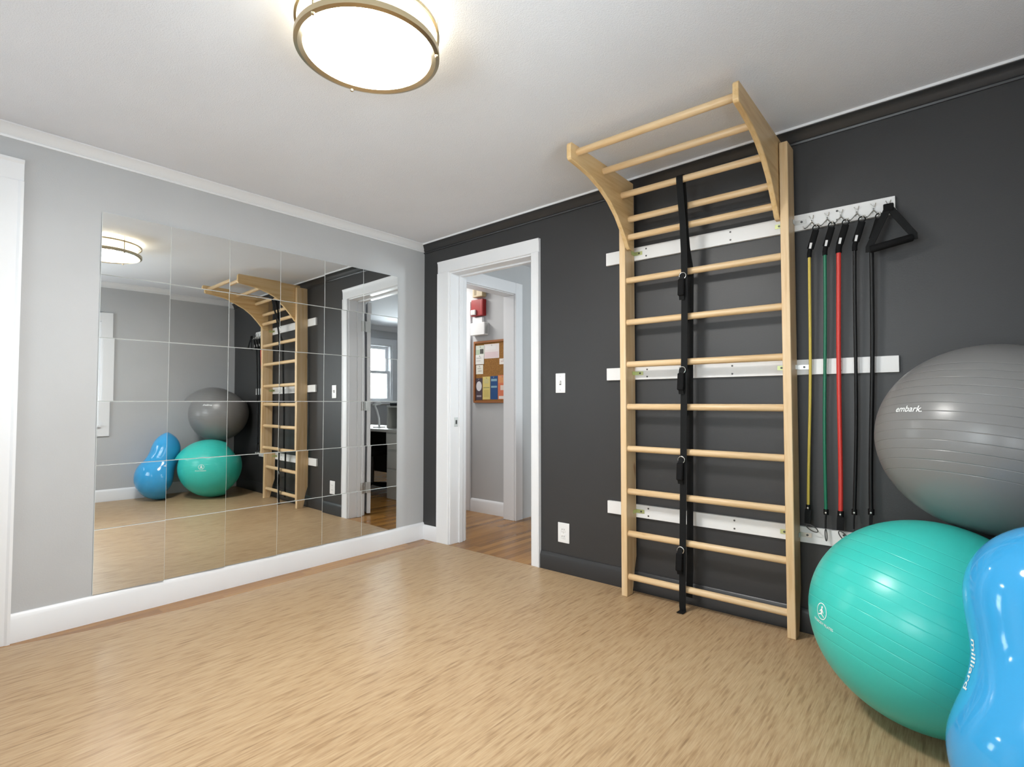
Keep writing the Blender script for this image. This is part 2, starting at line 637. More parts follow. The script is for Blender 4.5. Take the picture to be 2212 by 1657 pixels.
dc = MB()
casing_side(dc, DX0 + 0.004, DX0 - 0.112, DZ - 0.0042)
casing_side(dc, DX1 - 0.004, DX1 + 0.064, DZ - 0.0042)
poly = [(0.0, DZ - 0.004), (-0.014, DZ - 0.004), (-0.018, DZ + 0.002), (-0.018, DZ + 0.045), (-0.020, DZ + 0.07), (-0.024, DZ + 0.077), (-0.024, DZ + 0.085), (0.0, DZ + 0.085)]
dc.prism(poly, 0, DX0 - 0.112, DX1 + 0.064)
struct(dc.build('trim_6', 'trim', smooth=30), 'white casing around the open doorway')
jb = MB()
jb.box(DX0 - 0.002, DX0 + 0.014, 0.0, WT, 0, DZ).box(DX1 - 0.014, DX1 + 0.002, 0.0, WT, 0, DZ).box(DX0 + 0.014, DX1 - 0.014, 0.0, WT, DZ - 0.014, DZ + 0.002)
jb.box(DX0 + 0.014, DX0 + 0.026, 0.085, 0.120, 0, DZ - 0.014).box(DX1 - 0.026, DX1 - 0.014, 0.085, 0.120, 0, DZ - 0.014).box(DX0 + 0.026, DX1 - 0.026, 0.085, 0.120, DZ - 0.026, DZ - 0.014)
jo = struct(jb.build('trim_7', 'trim', bevel=0.002), 'white door jamb')
sp = MB().box(DX0 + 0.0139, DX0 + 0.0165, 0.040, 0.075, 0.865, 0.935)
so = sp.build('strike_plate', 'steel', jo)
so['label'] = 'steel strike plate'
MB().box(DX0 + 0.0165, DX0 + 0.0172, 0.050, 0.066, 0.885, 0.915).build('latch_hole', 'slot', so)
hc = MB()
for x_in, x_out in ((DX0 + 0.004, DX0 - 0.085), (DX1 - 0.004, DX1 + 0.085)):
    a, b_ = sorted((x_in, x_out))
    hc.box(a, b_, WT, WT + 0.018, 0, DZ - 0.0042)
hc.box(DX0 - 0.085, DX1 + 0.085, WT, WT + 0.018, DZ - 0.004, DZ + 0.085)
struct(hc.build('trim_8', 'trim', bevel=0.003))

# doorway in the mirror wall: casing plus a closed white panel door
lc = MB()
for y_in, y_out in ((LDY1 - 0.004, LDY1 + CW), (LDY0 + 0.004, LDY0 - 0.09)):
    s_ = 1 if y_out > y_in else -1
    wd = abs(y_out - y_in)
    poly = [(d, y_in + s_ * a * wd) for a, d in ((0, 0), (0, 0.014), (0.06, 0.018), (0.5, 0.018), (0.82, 0.020), (0.9, 0.026), (1, 0.026), (1, 0))]
    lc.prism(poly, 2, 0, 2.0308)
poly = [(0, 2.031), (0.014, 2.031), (0.018, 2.037), (0.018, 2.08), (0.020, 2.11), (0.026, 2.118), (0.026, 2.128), (0, 2.128)]
n = len(poly)
P = [(p[0], y, p[1]) for y in (LDY0 - 0.09, LDY1 + CW) for p in poly]
lc.add(P, [tuple(range(n))[::-1], tuple(range(n, 2 * n))] + [(i, (i + 1) % n, n + (i + 1) % n, n + i) for i in range(n)])
struct(lc.build('trim_9', 'trim', smooth=30), 'white door casing beside the mirror')
ld = MB().box(-0.075, -0.04, LDY0, LDY1, 0.008, 2.03)
d2 = struct(ld.build('door_2', 'trim', bevel=0.002), 'white door in the mirror wall')
for ya, yb, za, zb in ((LDY0 + 0.10, LDY0 + 0.36, 0.25, 0.95), (LDY1 - 0.36, LDY1 - 0.10, 0.25, 0.95), (LDY0 + 0.10, LDY0 + 0.36, 1.08, 1.88), (LDY1 - 0.36, LDY1 - 0.10, 1.08, 1.88)):
    MB().box(-0.041, -0.035, ya, yb, za, zb).build('door_panel', 'trim', d2, bevel=0.004)

# ------------------------------------------------------------------ bamboo mat
mz = 0.004
mp = [(0.168, -0.020), (0.165, -0.9), (0.160, -1.70), (0.115, -2.10), (0.045, -2.40), (0.040, YB + 0.03), (XR - 0.025, YB + 0.03), (XR - 0.025, -0.020)]
mo = MB().prism(mp, 2, 0.0, mz).build('bamboo_mat', 'bamboo', smooth=0)
tag(mo, 'large bamboo slat mat covering nearly the whole floor of the room', 'mat')

# ------------------------------------------------------------------ mirror tiles
TW, TH = 0.2990, 0.3090
MY0, MZ0 = -2.062, 0.127
# yaw of each tile, per column (first = nearest the side door), rows from the bottom
NYT = [[-0.046, -0.045, -0.041, -0.043, -0.041, -0.027],
       [-0.030, -0.030, -0.022, -0.008, -0.008, -0.006],
       [-0.016, -0.018, -0.014, -0.0135, -0.012, -0.011],
       [-0.011, -0.009, -0.006, -0.006, -0.006, -0.005],
       [-0.006, -0.004, -0.003, -0.001, -0.001, -0.001],
       [-0.005, -0.004, -0.003, -0.002, -0.002, -0.002]]
NZ = [-0.0045, -0.0045, 0.001, 0.008, 0.014, 0.017]         # pitch of each row
NZC = [-0.006, -0.004, -0.002, 0.0, 0.0, 0.0]
ordn = ['first', 'second', 'third', 'fourth', 'fifth', 'sixth']
hw, hh, ch = TW / 2 - 0.0005, TH / 2 - 0.0005, 0.0014
tile_me = None
for c in range(6):
    for r in range(6):
        if tile_me is None:
            t = MB()
            P = [(-0.0025, -hw, -hh), (-0.0025, hw, -hh), (-0.0025, hw, hh), (-0.0025, -hw, hh),
                 (0.0016, -hw, -hh), (0.0016, hw, -hh), (0.0016, hw, hh), (0.0016, -hw, hh),
                 (0.0025, -hw + ch, -hh + ch), (0.0025, hw - ch, -hh + ch), (0.0025, hw - ch, hh - ch), (0.0025, -hw + ch, hh - ch)]
            t.add(P, [(0, 3, 2, 1), (0, 1, 5, 4), (1, 2, 6, 5), (2, 3, 7, 6), (3, 0, 4, 7), (4, 5, 9, 8), (5, 6, 10, 9), (6, 7, 11, 10), (7, 4, 8, 11), (8, 9, 10, 11)])
            o = t.build('mirror_tile', 'mirror', smooth=0)
            o.data.materials.append(MT['mirror_edge'])
            for p in o.data.polygons:
                if p.normal.x < 0.95:
                    p.material_index = 1
            tile_me = o
        else:
            o = tile_me.copy()
            COL.objects.link(o)
        jit = random.Random(c * 10 + r)
        ny = NYT[c][r] + jit.uniform(-0.0012, 0.0012)
        nz = NZ[r] + NZC[c] * (1 if r > 2 else 0) + jit.uniform(-0.0015, 0.0015)
        o.location = (0.0115, MY0 + TW * (c + 0.5), MZ0 + TH * (r + 0.5))
        o.rotation_euler = (0, -nz, ny)
        tag(o, 'square frameless mirror tile, %s row from the bottom, %s column from the side door' % (ordn[r], ordn[c]), 'mirror', 'mirror tiles on the grey wall')

# ------------------------------------------------------------------ ceiling lamp
LX, LY = 1.740, -1.748
LR = 0.230
zc = HC(LX)
lamp = thing('ceiling_lamp', 'round flush ceiling lamp with two brass rings and a glowing white diffuser', 'lamp', (LX, LY, zc))
MB().disc((LX, LY, zc - 0.018), (0, 0, 1), 0.185, 0.016, 64).build('mounting_plate', 'plate', lamp)
zr = zc - 0.110
df = [(0.0, zr - 0.022)]
for i in range(1, 13):
    a = i / 12 * math.pi / 2
    df.append((0.196 * math.sin(a) ** 0.9, zr - 0.022 * math.cos(a)))
MB().lathe([(r, z - zc) for r, z in df], (LX, LY, zc), 96).build('diffuser', 'diffuser', lamp, smooth=35)
MB().lathe([(0.194, zr + 0.0005 - zc), (0.202, zr + 0.0005 - zc), (0.202, -0.0185), (0.194, -0.0185), (0.194, zr + 0.0005 - zc)], (LX, LY, zc), 96).build('diffuser_side', 'diffuser_side', lamp, smooth=35)
for zz, tag_ in ((zr, 'lower'), (zc - 0.040, 'upper')):
    pr = [(LR - 0.026, zz - 0.006), (LR - 0.012, zz - 0.012), (LR, zz - 0.008), (LR, zz + 0.010), (LR - 0.006, zz + 0.012), (LR - 0.026, zz + 0.010), (LR - 0.026, zz - 0.006)]
    if tag_ == 'upper':
        pr = [(LR - 0.008, zz - 0.005), (LR, zz - 0.005), (LR, zz + 0.006), (LR - 0.008, zz + 0.006), (LR - 0.008, zz - 0.005)]
    MB().lathe([(r, z - zc) for r, z in pr], (LX, LY, zc), 96).build('brass_ring', 'nickel', lamp, smooth=35)
for k in range(3):
    a = math.radians(40 + 120 * k)
    x, y = LX + (LR - 0.006) * math.cos(a), LY + (LR - 0.006) * math.sin(a)
    MB().tube([(x, y, zr), (x, y, zc - 0.001)], 0.0035, 10).build('post', 'nickel', lamp)
    MB().lathe([(0, -0.019), (0.005, -0.017), (0.007, -0.012), (0.004, -0.008), (0, -0.006)], (x, y, zr), 14).build('finial', 'nickel', lamp)

# ------------------------------------------------------------------ wall rails
RX0, RX1 = 1.626, 3.012
RZ = [(0.411, 0.482), (1.175, 1.245), (1.846, 1.920)]
RY = -0.018
RLAB = ['white painted rail board lowest on the dark wall, partly behind the teal ball',
        'white painted rail board across the middle of the wall bars',
        'white painted rail board near the top of the wall bars, carrying six coat hooks']
rails = []
for (z0, z1), lb in zip(RZ, RLAB):
    rt = thing('mounting_rail', lb, 'rail', (RX0, 0, z0), 'rail boards behind the wall bars')
    MB().box(RX0, RX1, RY, 0.0, z0, z1).build('board', 'rail', rt, bevel=0.0015)
    zm = (z0 + z1) / 2
    for x in (1.880, 2.336, 2.800):
        for dz in (-0.020, 0.020):
            MB().disc((x, RY - 0.0012, zm + dz), (0, 1, 0), 0.0046, 0.0032, 14).build('screw', 'screw', rt)
    rails.append(rt)


def hook(x, z, rt):
    y = RY
    h = MB()
    # back plate with rounded top, then an upper prong pair and a lower prong pair
    h.sweep([(x, y - 0.0015, z - 0.016), (x, y - 0.0015, z + 0.022)], [(-0.006, -0.0012), (0.006, -0.0012), (0.006, 0.0012), (-0.006, 0.0012)], (0, 1, 0))
    for s_ in (-1, 1):
        h.tube([(x, y - 0.003, z - 0.002), (x + s_ * 0.007, y - 0.010, z - 0.012), (x + s_ * 0.015, y - 0.024, z - 0.028), (x + s_ * 0.021, y - 0.036, z - 0.036), (x + s_ * 0.026, y - 0.043, z - 0.035), (x + s_ * 0.029, y - 0.046, z - 0.027)], 0.0026, 8)
        h.tube([(x, y - 0.003, z + 0.010), (x + s_ * 0.006, y - 0.006, z + 0.018), (x + s_ * 0.009, y - 0.012, z + 0.026)], 0.0016, 7)
    o = h.build('coat_hook', 'steel', rt)
    MB().disc((x, y - 0.0042, z + 0.004), (0, 1, 0), 0.003, 0.0025, 10).build('hook_screw', 'screw', o)


HX = [2.700, 2.762, 2.815, 2.875, 2.936, 2.989]
for x in HX:
    hook(x, 1.876, rails[2])

# ------------------------------------------------------------------ wall bars
SL = (1.774, 1.809)
SR = (2.592, 2.628)
SYF, SYB = -0.132, RY
wb_ = thing('stall_bars', 'tall pine wall bars with a curved overhead pull-up section on the dark wall', 'exercise bars', (2.2, -0.07, mz))
for x0, x1 in (SL, SR):
    poly = [(SYF, mz), (-0.070, mz), (-0.058, 0.045), (-0.040, 0.135), (SYB - 0.0005, 0.20), (SYB - 0.0005, 2.235), (SYF, 2.235)]
    MB().prism(poly, 0, x0, x1).build('stile', 'pine_z', wb_, bevel=0.004, seg=3)
RYC = -0.105


def dowel(x0, x1, y, z, r=0.0168):
    pr = [(0.0, x0)] + [(r * 0.9, x0), (r, x0 + 0.004), (r, x1 - 0.004), (r * 0.9, x1), (0.0, x1)]
    MB().lathe(pr, (0, y, z), 24, (1, 0, 0)).build('rung', 'pine_x', wb_, smooth=35)


for z in (0.107, 0.338, 0.565, 0.796, 1.024, 1.255, 1.486, 1.717):
    dowel(SL[1] - 0.006, SR[0] + 0.006, RYC, z)
# overhead section: two shaped side plates and five dowels
PLX = [(1.811, 1.834), (2.566, 2.589)]
ub = []
top = [(-0.075, 2.262), (-0.690, 2.268)]
front = [(-0.700, 2.258), (-0.700, 2.195), (-0.692, 2.185)]
arc = [(-0.62, 2.178), (-0.52, 2.163), (-0.42, 2.133), (-0.33, 2.090), (-0.255, 2.035), (-0.195, 1.972), (-0.150, 1.918), (-0.135, 1.897), (-0.118, 1.886), (-0.095, 1.884), (-0.075, 1.890)]
poly = top + front + arc
for x0, x1 in PLX:
    MB().prism(poly, 0, x0, x1).build('side_plate', 'pine_y', wb_, smooth=25, bevel=0.003)
for y, z in ((-0.128, 1.948), (-0.128, 2.047), (-0.205, 2.157), (-0.395, 2.226), (-0.640, 2.236)):
    dowel(PLX[0][1] - 0.006, PLX[1][0] + 0.006, y, z)
for (x0, x1) in (SL, SR):
    for z in (2.20, 2.02):
        xx = x1 if x0 < 2 else x0 - 0.004
        MB().box(min(xx, xx + 0.003), xx + 0.003, -0.098, -0.084, z - 0.007, z + 0.007).build('spacer', 'screw', wb_)
# zinc angle brackets at every rail
for z0, z1 in RZ:
    zm = (z0 + z1) / 2
    for xs, s_ in ((SL[1], 1), (SR[0], -1), (SR[1], 1)):
        a = MB()
        xa, xb = sorted((xs + s_ * 0.0005, xs + s_ * 0.048))
        a.box(xa, xb, RY - 0.0032, RY - 0.0006, zm - 0.010, zm + 0.010)
        xa, xb = sorted((xs + s_ * 0.0005, xs + s_ * 0.0028))
        a.box(xa, xb, RY - 0.040, RY - 0.0006, zm - 0.010, zm + 0.010)
        br = a.build('angle_bracket', 'yellowzinc' if xs < 2.6 else 'steel', wb_)
        br['label'] = 'zinc angle bracket'
        MB().disc((xs + s_ * 0.030, RY - 0.0052, zm), (0, 1, 0), 0.005, 0.002, 12).build('bracket_screw', 'screw', br)

# ------------------------------------------------------------------ multi-loop strap on the bars
sx = 2.128
st = thing('exercise_strap', 'long black webbing strap with sewn loops hanging down the middle of the wall bars', 'strap', (sx, -0.13, mz))
r11 = (-0.205, 2.157)
pf = []
for i in range(9):
    a = math.radians(-20 + i * 27)
    pf.append((r11[0] + 0.0195 * math.cos(a + 0.0), r11[1] + 0.0195 * math.sin(a)))
lean = lambda z: 2.117 + 0.020 * z        # a slight lean
front_path = [(lean(z), y, z) for y, z in ((-0.2250, 2.165), (-0.224, 2.145), (-0.205, 2.06), (-0.178, 1.95), (-0.158, 1.80), (-0.148, 1.60), (-0.1445, 1.3), (-0.144, 0.9), (-0.144, 0.4), (-0.1435, 0.14), (-0.140, 0.03), (-0.134, 0.008), (-0.146, 0.0068), (-0.175, 0.0085))]
over = [(lean(z), y, z) for y, z in ((-0.186, 2.150), (-0.186, 2.165), (-0.195, 2.175), (-0.207, 2.178), (-0.219, 2.174))]
MB().ribbon(over + front_path, 0.033, 0.0024, (1, 0, 0)).add([], []).build('webbing', 'web', st, smooth=60)
back_path = [(lean(z) + dx, y, z) for dx, y, z in ((0.0, -0.186, 2.148), (0.001, -0.168, 2.06), (0.002, -0.155, 1.94), (0.002, -0.128, 1.83), (0.003, -0.080, 1.72), (0.003, -0.076, 1.2), (0.005, -0.074, 0.9), (0.008, -0.073, 0.5), (0.010, -0.072, 0.2), (0.008, -0.074, 0.06))]
MB().ribbon(back_path, 0.033, 0.0024, (1, 0, 0)).build('rear_webbing', 'web', st, smooth=60)
for z in (1.640, 1.165, 0.715, 0.265):
    yb = -0.147 if z < 1.6 else -0.151
    lp = MB().obox((lean(z) - 0.012, yb - 0.011, z - 0.012), (1, 0, 0), (0, 1, 0), (0, 0.12, 1), 0.017, 0.0085, 0.044)
    lo = lp.build('loop_pad', 'foam', st, bevel=0.007, seg=3)
    rg = [(lean(z) - 0.006 + 0.0165 * math.cos(t), yb - 0.006, z + 0.046 + 0.0165 * math.sin(t)) for t in [2 * math.pi * i / 20 for i in range(20)]]
    MB().tube(rg, 0.0022, 8, closed=True).build('ring', 'steel', st)
    MB().ribbon([(lean(z) - 0.008, yb - 0.006, z + 0.060), (lean(z) - 0.010, yb - 0.009, z + 0.02), (lean(z) - 0.012, yb - 0.012, z - 0.05), (lean(z) - 0.012, yb - 0.004, z - 0.075)], 0.026, 0.003, (1, 0, 0)).build('loop_webbing', 'web', st, smooth=60)

# ------------------------------------------------------------------ resistance tubes on the hooks
TUBES = [('yellow', 'rubber_yellow', 0.0062, 0.003, 0.578, 'thin yellow exercise tube hanging beside the wall bars, with a clip at the bottom'),
         ('green', 'rubber_green', 0.0068, 0.0, 0.566, 'dark green exercise tube hanging between the yellow and the red tube'),
         ('red', 'rubber_red', 0.0092, -0.002, 0.566, 'thick red exercise tube hanging next to the green one'),
         ('black', 'rubber_black', 0.0070, 0.0, 0.580, 'thin black exercise tube hanging next to the red one'),
         ('black', 'rubber_black', 0.0085, 0.0, 0.588, 'thicker black exercise tube hanging below the foam handle')]
for k, (cn, mt, r, wob, zb, lb) in enumerate(TUBES):
    hx = HX[k] - 0.001
    ty = -0.052
    zt = 1.715
    tt = thing('exercise_tube', lb, 'exercise band', (hx, ty, 1.86), 'resistance tubes hanging from the hooks')
    xt, xb = hx - 0.006, hx - 0.026
    n = 14
    path = []
    for i in range(n + 1):
        f = i / n
        path.append((xt + (xb - xt) * f + 0.006 * math.sin(f * 5 + k * 1.7) * f, ty + 0.006 * math.sin(f * math.pi) + 0.012 * f, zt + (zb - zt) * f))
    MB().tube(path, r, 14).build('tube', mt, tt)
    # top sleeve leaning from the hook down to the tube, with a small woven tag
    top_path = [(hx + 0.023, -0.057, 1.823), (hx + 0.018, -0.057, 1.805), (hx + 0.008, -0.055, 1.772), (hx - 0.002, -0.053, 1.742), (xt, ty, 1.722), (xt, ty, 1.705)]
    s_ = MB().sweep(top_path[:4], [(0.014 * math.cos(t), 0.0075 * math.sin(t)) for t in [2 * math.pi * i / 14 for i in range(14)]], (0, 1, 0))
    s_.tube(top_path[3:], r + 0.0032, 14)
    sl = s_.build('top_sleeve', 'foam', tt)
    tp = Vector((hx + 0.002, -0.0635, 1.755))
    tg = MB().obox(tp, (0.98, 0, -0.2), (0, 1, 0), (0.2, 0, 0.98), 0.0045, 0.0008, 0.013).build('woven_tag', 'tag', sl)
    MB().tube([(hx + 0.023 + 0.0125 * math.cos(t), -0.0565, 1.8335 + 0.0125 * math.sin(t)) for t in [2 * math.pi * i / 20 for i in range(20)]], 0.0026, 8, closed=True).build('hanging_loop', 'web', tt)
    # bottom cuff, strap and snap clip
    xe, ye, ze = path[-1]
    MB().tube([(xe, ye, ze + 0.010), (xe, ye, ze - 0.014)], r + 0.0034, 14).build('end_cuff', 'rubber_black', tt)
    wide = 0.026 if k in (0, 2) else 0.012
    MB().ribbon([(xe, ye, ze - 0.012), (xe - 0.002, ye - 0.002, ze - 0.035), (xe - 0.003, ye - 0.002, ze - 0.075)], wide, 0.006, (1, 0, 0) if k in (0, 2, 4) else (0, 1, 0)).build('end_strap', 'web', tt, smooth=60, bevel=0.001)
    cx_, cz_ = xe - 0.002, ze - 0.085
    cl = []
    ang = math.radians({0: -28, 1: -88, 2: -50, 3: -85, 4: -80}[k])
    ax, az = math.cos(ang), math.sin(ang)
    for i in range(20):
        t = 2 * math.pi * i / 20
        u, v_ = 0.026 * math.cos(t) + 0.018, 0.0105 * math.sin(t) * (1.0 if k in (0, 2) else 0.35)
        cl.append((cx_ + ax * u - az * v_, ye - 0.004, cz_ + az * u + ax * v_))
    MB().tube(cl, 0.0022, 8, closed=True).build('snap_clip', 'screw', tt)
    MB().disc((xe, ye - r - 0.0042, ze - 0.004), (0, 1, 0), 0.0035, 0.002, 10).build('rivet', 'steel', tt)

# stirrup handle on the last hook
hx = HX[5]
hd = thing('foam_handle', 'black foam stirrup handle with strap hanging on the hook nearest the rail end', 'handle', (hx, -0.06, 1.87))
gA, gB = Vector((2.928, -0.098, 1.688)), Vector((3.072, -0.080, 1.716))
d_ = (gB - gA).normalized()
MB().lathe([(0, 0), (0.013, 0.0), (0.0155, 0.004), (0.0155, (gB - gA).length - 0.004), (0.013, (gB - gA).length), (0, (gB - gA).length)], gA, 20, d_).build('grip', 'foam', hd)
apex = Vector((hx + 0.004, -0.072, 1.862))
for e in (gA + d_ * -0.003, gB + d_ * 0.003):
    mid = (e + apex) / 2 + Vector((0, -0.004, 0.004))
    MB().ribbon([apex, apex + (mid - apex) * 0.5, mid, e + Vector((0, 0, 0.010)), e - Vector((0, 0, 0.010))], 0.005, 0.026, (0, 1, 0)).build('strap', 'web', hd, smooth=60, bevel=0.001)
MB().obox(apex + Vector((0, -0.002, -0.004)), (1, 0, 0), (0, 1, 0), (0, 0, 1), 0.018, 0.008, 0.016).build('strap_keeper', 'foam', hd, bevel=0.004)

# ------------------------------------------------------------------ exercise balls


def ball(name, c, r, axis, mt, label, squash=1.0):
    c = Vector(c)
    m_ = MB()
    n = 48
    prof = [(r * math.sin(math.pi * i / n), -r * math.cos(math.pi * i / n)) for i in range(n + 1)]
    prof[0], prof[-1] = (0.0, -r), (0.0, r)
    m_.lathe(prof, (0, 0, 0), 96)
    o = m_.build(name, mt, smooth=180)
    o.rotation_mode = 'QUATERNION'
    q = Vector((0, 0, 1)).rotation_difference(Vector(axis).normalized())
    for v_ in o.data.vertices:              # the ball sags a little under gravity, whichever way its rings point
        p = q @ v_.co
        p.z *= squash
        v_.co = q.inverted() @ p
    o.rotation_quaternion = q
    o['squash'] = squash
    o.location = c
    return tag(o, label, 'exercise ball')


def text_mesh(body, size, shear=0.0):
    cu = bpy.data.curves.new('lettering', 'FONT')
    cu.body = body
    cu.size = size
    cu.align_x = 'CENTER'
    cu.align_y = 'CENTER'
    cu.shear = shear
    cu.offset = size * 0.012
    cu.resolution_u = 4
    o = bpy.data.objects.new('lettering', cu)
    COL.objects.link(o)
    dg = bpy.context.evaluated_depsgraph_get()
    me = bpy.data.meshes.new_from_object(o.evaluated_get(dg))
    vs = [v_.co.copy() for v_ in me.vertices]
    fs = [tuple(p.vertices) for p in me.polygons]
    bpy.data.objects.remove(o)
    bpy.data.curves.remove(cu)
    bpy.data.meshes.remove(me)
    return vs, fs


def fit_width(vs, width):
    xs = [p.x for p in vs]
    k = width / (max(xs) - min(xs))
    return [p * k for p in vs]


def on_ball(b, c, r, d0, u, vs, fs, name='logo_print'):
    """wrap flat artwork onto the sphere: d0 outward direction, u reading direction"""
    c, d0, u = Vector(c), Vector(d0).normalized(), Vector(u)
    u = (u - d0 * u.dot(d0)).normalized()
    v_ = d0.cross(u)
    P = [c + (d0 * r + u * p[0] + v_ * p[1]).normalized() * (r + 0.0009) for p in vs]
    k_ = b.get('squash', 1.0)
    P = [Vector((p.x, p.y, c.z + (p.z - c.z) * k_)) for p in P]
    me = bpy.data.meshes.new(name)
    inv = (Matrix.Translation(b.location) @ b.rotation_quaternion.to_matrix().to_4x4()).inverted()
    me.from_pydata([inv @ p for p in P], [], fs)
    me.materials.append(MT['print'])
    o = bpy.data.objects.new(name, me)
    COL.objects.link(o)
    o.parent = b
    o['label'] = 'white printed lettering'
    return o


TC, TR, TQ = (3.110, -0.530, 0.325 + mz), 0.345, 0.325 / 0.345
tb = ball('exercise_ball', TC, TR, (0.336, 0.32, 0.886), 'teal', 'large teal exercise ball on the floor under the grey ball', TQ)
vs, fs = text_mesh('PROBODY PILATES', 0.02)
vs = fit_width(vs, 0.106)
on_ball(tb, TC, TR, (-0.775, -0.632, -0.016), (0.069, -0.084, -0.002), vs, fs)
# ring emblem with a small seated figure
em = MB()
em.sweep([(0.0265 * math.cos(t), 0.0265 * math.sin(t), 0) for t in [2 * math.pi * i / 40 for i in range(40)]], [(-0.0014, 0), (0.0014, 0.0)], (0, 0, 1), True)
for pts in ([(-0.004, 0.016), (0, 0.019), (0.004, 0.016), (0.004, 0.011), (0, 0.008), (-0.004, 0.011)],
            [(-0.003, 0.008), (0.003, 0.008), (0.012, -0.002), (0.010, -0.005), (0.003, 0.001), (0.004, -0.008), (0.017, -0.014), (0.015, -0.017), (0, -0.011), (-0.015, -0.017), (-0.017, -0.014), (-0.004, -0.008), (-0.003, 0.001), (-0.010, -0.005), (-0.012, -0.002)]):
    em.add([(x, y, 0) for x, y in pts], [tuple(range(len(pts)))])
bm = bmesh.new()
bv = [bm.verts.new(p) for p in em.v]
for f in em.f:
    try:
        bm.faces.new([bv[i] for i in dict.fromkeys(f)])
    except ValueError:
        pass
bmesh.ops.triangulate(bm, faces=bm.faces)
bm.verts.index_update()
evs = [v_.co.copy() for v_ in bm.verts]
efs = [tuple(v_.index for v_ in f.verts) for f in bm.faces]
bm.free()
on_ball(tb, TC, TR, (-0.783, -0.615, 0.102), (0.069, -0.084, -0.006), evs, efs, 'emblem_print')

GC, GR, GQ = (3.291, -0.340, 0.922 + mz), 0.3365, 0.318 / 0.3365
gb = ball('exercise_ball', GC, GR, (0.139, 0.255, 0.957), 'grey', 'large grey exercise ball stacked on top of the teal ball in the corner', GQ)
vs, fs = text_mesh('embark.', 0.03, 0.15)
vs = fit_width(vs, 0.100)
on_ball(gb, GC, GR, (-0.650, -0.690, 0.317), (0.072, -0.067, 0.003), vs, fs)

# blue peanut ball leaning against the teal ball
LC, LRr = Vector((3.395, -1.080, 0.235 + mz)), 0.235
UC, URr = Vector((3.395, -0.927, 0.556)), 0.197
ax_ = (UC - LC)
Lx = ax_.length
ax_.normalize()
prof = []
for i in range(25):
    a = math.pi / 2 * i / 24
    prof.append((LRr * math.sin(a), -LRr * math.cos(a)))
for i in range(1, 30):
    t = i / 30
    rr = LRr + (URr - LRr) * (3 * t * t - 2 * t ** 3) - 0.028 * math.sin(math.pi * t) ** 2
    prof.append((rr, Lx * t))
for i in range(25):
    a = math.pi / 2 * i / 24
    prof.append((URr * math.cos(a), Lx + URr * math.sin(a)))
prof[0] = (0.0, prof[0][1])
prof[-1] = (0.0, prof[-1][1])
pm = MB().lathe(prof, (0, 0, 0), 96)
pb = pm.build('peanut_ball', 'blue', smooth=180)
pb.rotation_mode = 'QUATERNION'
pb.rotation_quaternion = Vector((0, 0, 1)).rotation_difference(ax_)
pb.location = LC
tag(pb, 'glossy blue peanut-shaped exercise ball standing in front of the teal ball', 'exercise ball')
# lettering running down the waist, facing the mirror wall
vs, fs = text_mesh('milliard', 0.05, 0.2)
vs = fit_width(vs, 0.122)
q_ = Vector((0, 0, 1)).rotation_difference(ax_)


def prad(z):
    best = prof[0]
    for (r0, z0), (r1, z1) in zip(prof, prof[1:]):
        if z0 <= z <= z1:
            f = (z - z0) / max(z1 - z0, 1e-9)
            return r0 + (r1 - r0) * f
    return 0.2


dloc = q_.inverted() @ Vector((-0.94, -0.30, 0.0))
a0 = math.atan2(dloc.y, dloc.x)
P = []
for p in vs:
    z = Lx * 0.50 - p.x                     # reading direction runs down the ball
    r_ = prad(z) + 0.0008
    a = a0 + p.y / 0.20
    P.append((r_ * math.cos(a), r_ * math.sin(a), z))
me = bpy.data.meshes.new('logo_print')
me.from_pydata(P, [], fs)
me.materials.append(MT['print'])
o = bpy.data.objects.new('logo_print', me)
COL.objects.link(o)
o.parent = pb
o['label'] = 'white printed lettering'

# ------------------------------------------------------------------ switch and outlet
sw = thing('light_switch', 'white toggle light switch on the dark wall beside the doorway', 'switch', (1.289, 0, 1.168))
MB().box(1.254, 1.326, -0.006, 0, 1.107, 1.229).build('cover_plate', 'plate', sw, bevel=0.003)
MB().prism([(-0.006, 1.160), (-0.017, 1.176), (-0.015, 1.181), (-0.006, 1.178)], 0, 1.285, 1.295).build('toggle', 'plate', sw, bevel=0.001)
MB().box(1.283, 1.297, -0.0066, -0.0055, 1.156, 1.182).build('toggle_slot', 'slot', sw)
for z in (1.125, 1.211):
    MB().disc((1.290, -0.0072, z), (0, 1, 0), 0.003, 0.002, 10).build('screw', 'steel', sw)
ou = thing('power_outlet', 'white duplex power outlet low on the dark wall near the doorway', 'outlet', (1.311, 0, 0.245))
MB().box(1.268, 1.352, -0.006, 0, 0.184, 0.306).build('cover_plate', 'plate', ou, bevel=0.003)
for z in (0.266, 0.224):
    so = MB().box(1.292, 1.328, -0.0085, -0.005, z - 0.014, z + 0.014).build('socket', 'plate', ou, bevel=0.004)
    MB().box(1.301, 1.3035, -0.0088, -0.0075, z - 0.005, z + 0.005).box(1.3165, 1.319, -0.0088, -0.0075, z - 0.005, z + 0.005).build('socket_slot', 'slot', so)
MB().disc((1.310, -0.0072, 0.245), (0, 1, 0), 0.003, 0.002, 10).build('screw', 'steel', ou)

# ------------------------------------------------------------------ hall beyond the doorway
HY = 1.0
struct(MB().box(-1.7, 0.035, HY, HY + 0.10, 0, 2.38).build('wall_hall_far', 'wall', smooth=0), 'light grey hall wall with the cork board')
struct(MB().box(-1.70, -1.62, WT, HY, 0, 2.38).build('wall_hall_end', 'wall', smooth=0))
baseboard('baseboard_hall', 0, HY, -0.455, 0.033, -1, BPW, 'trim', 'white baseboard in the hall')
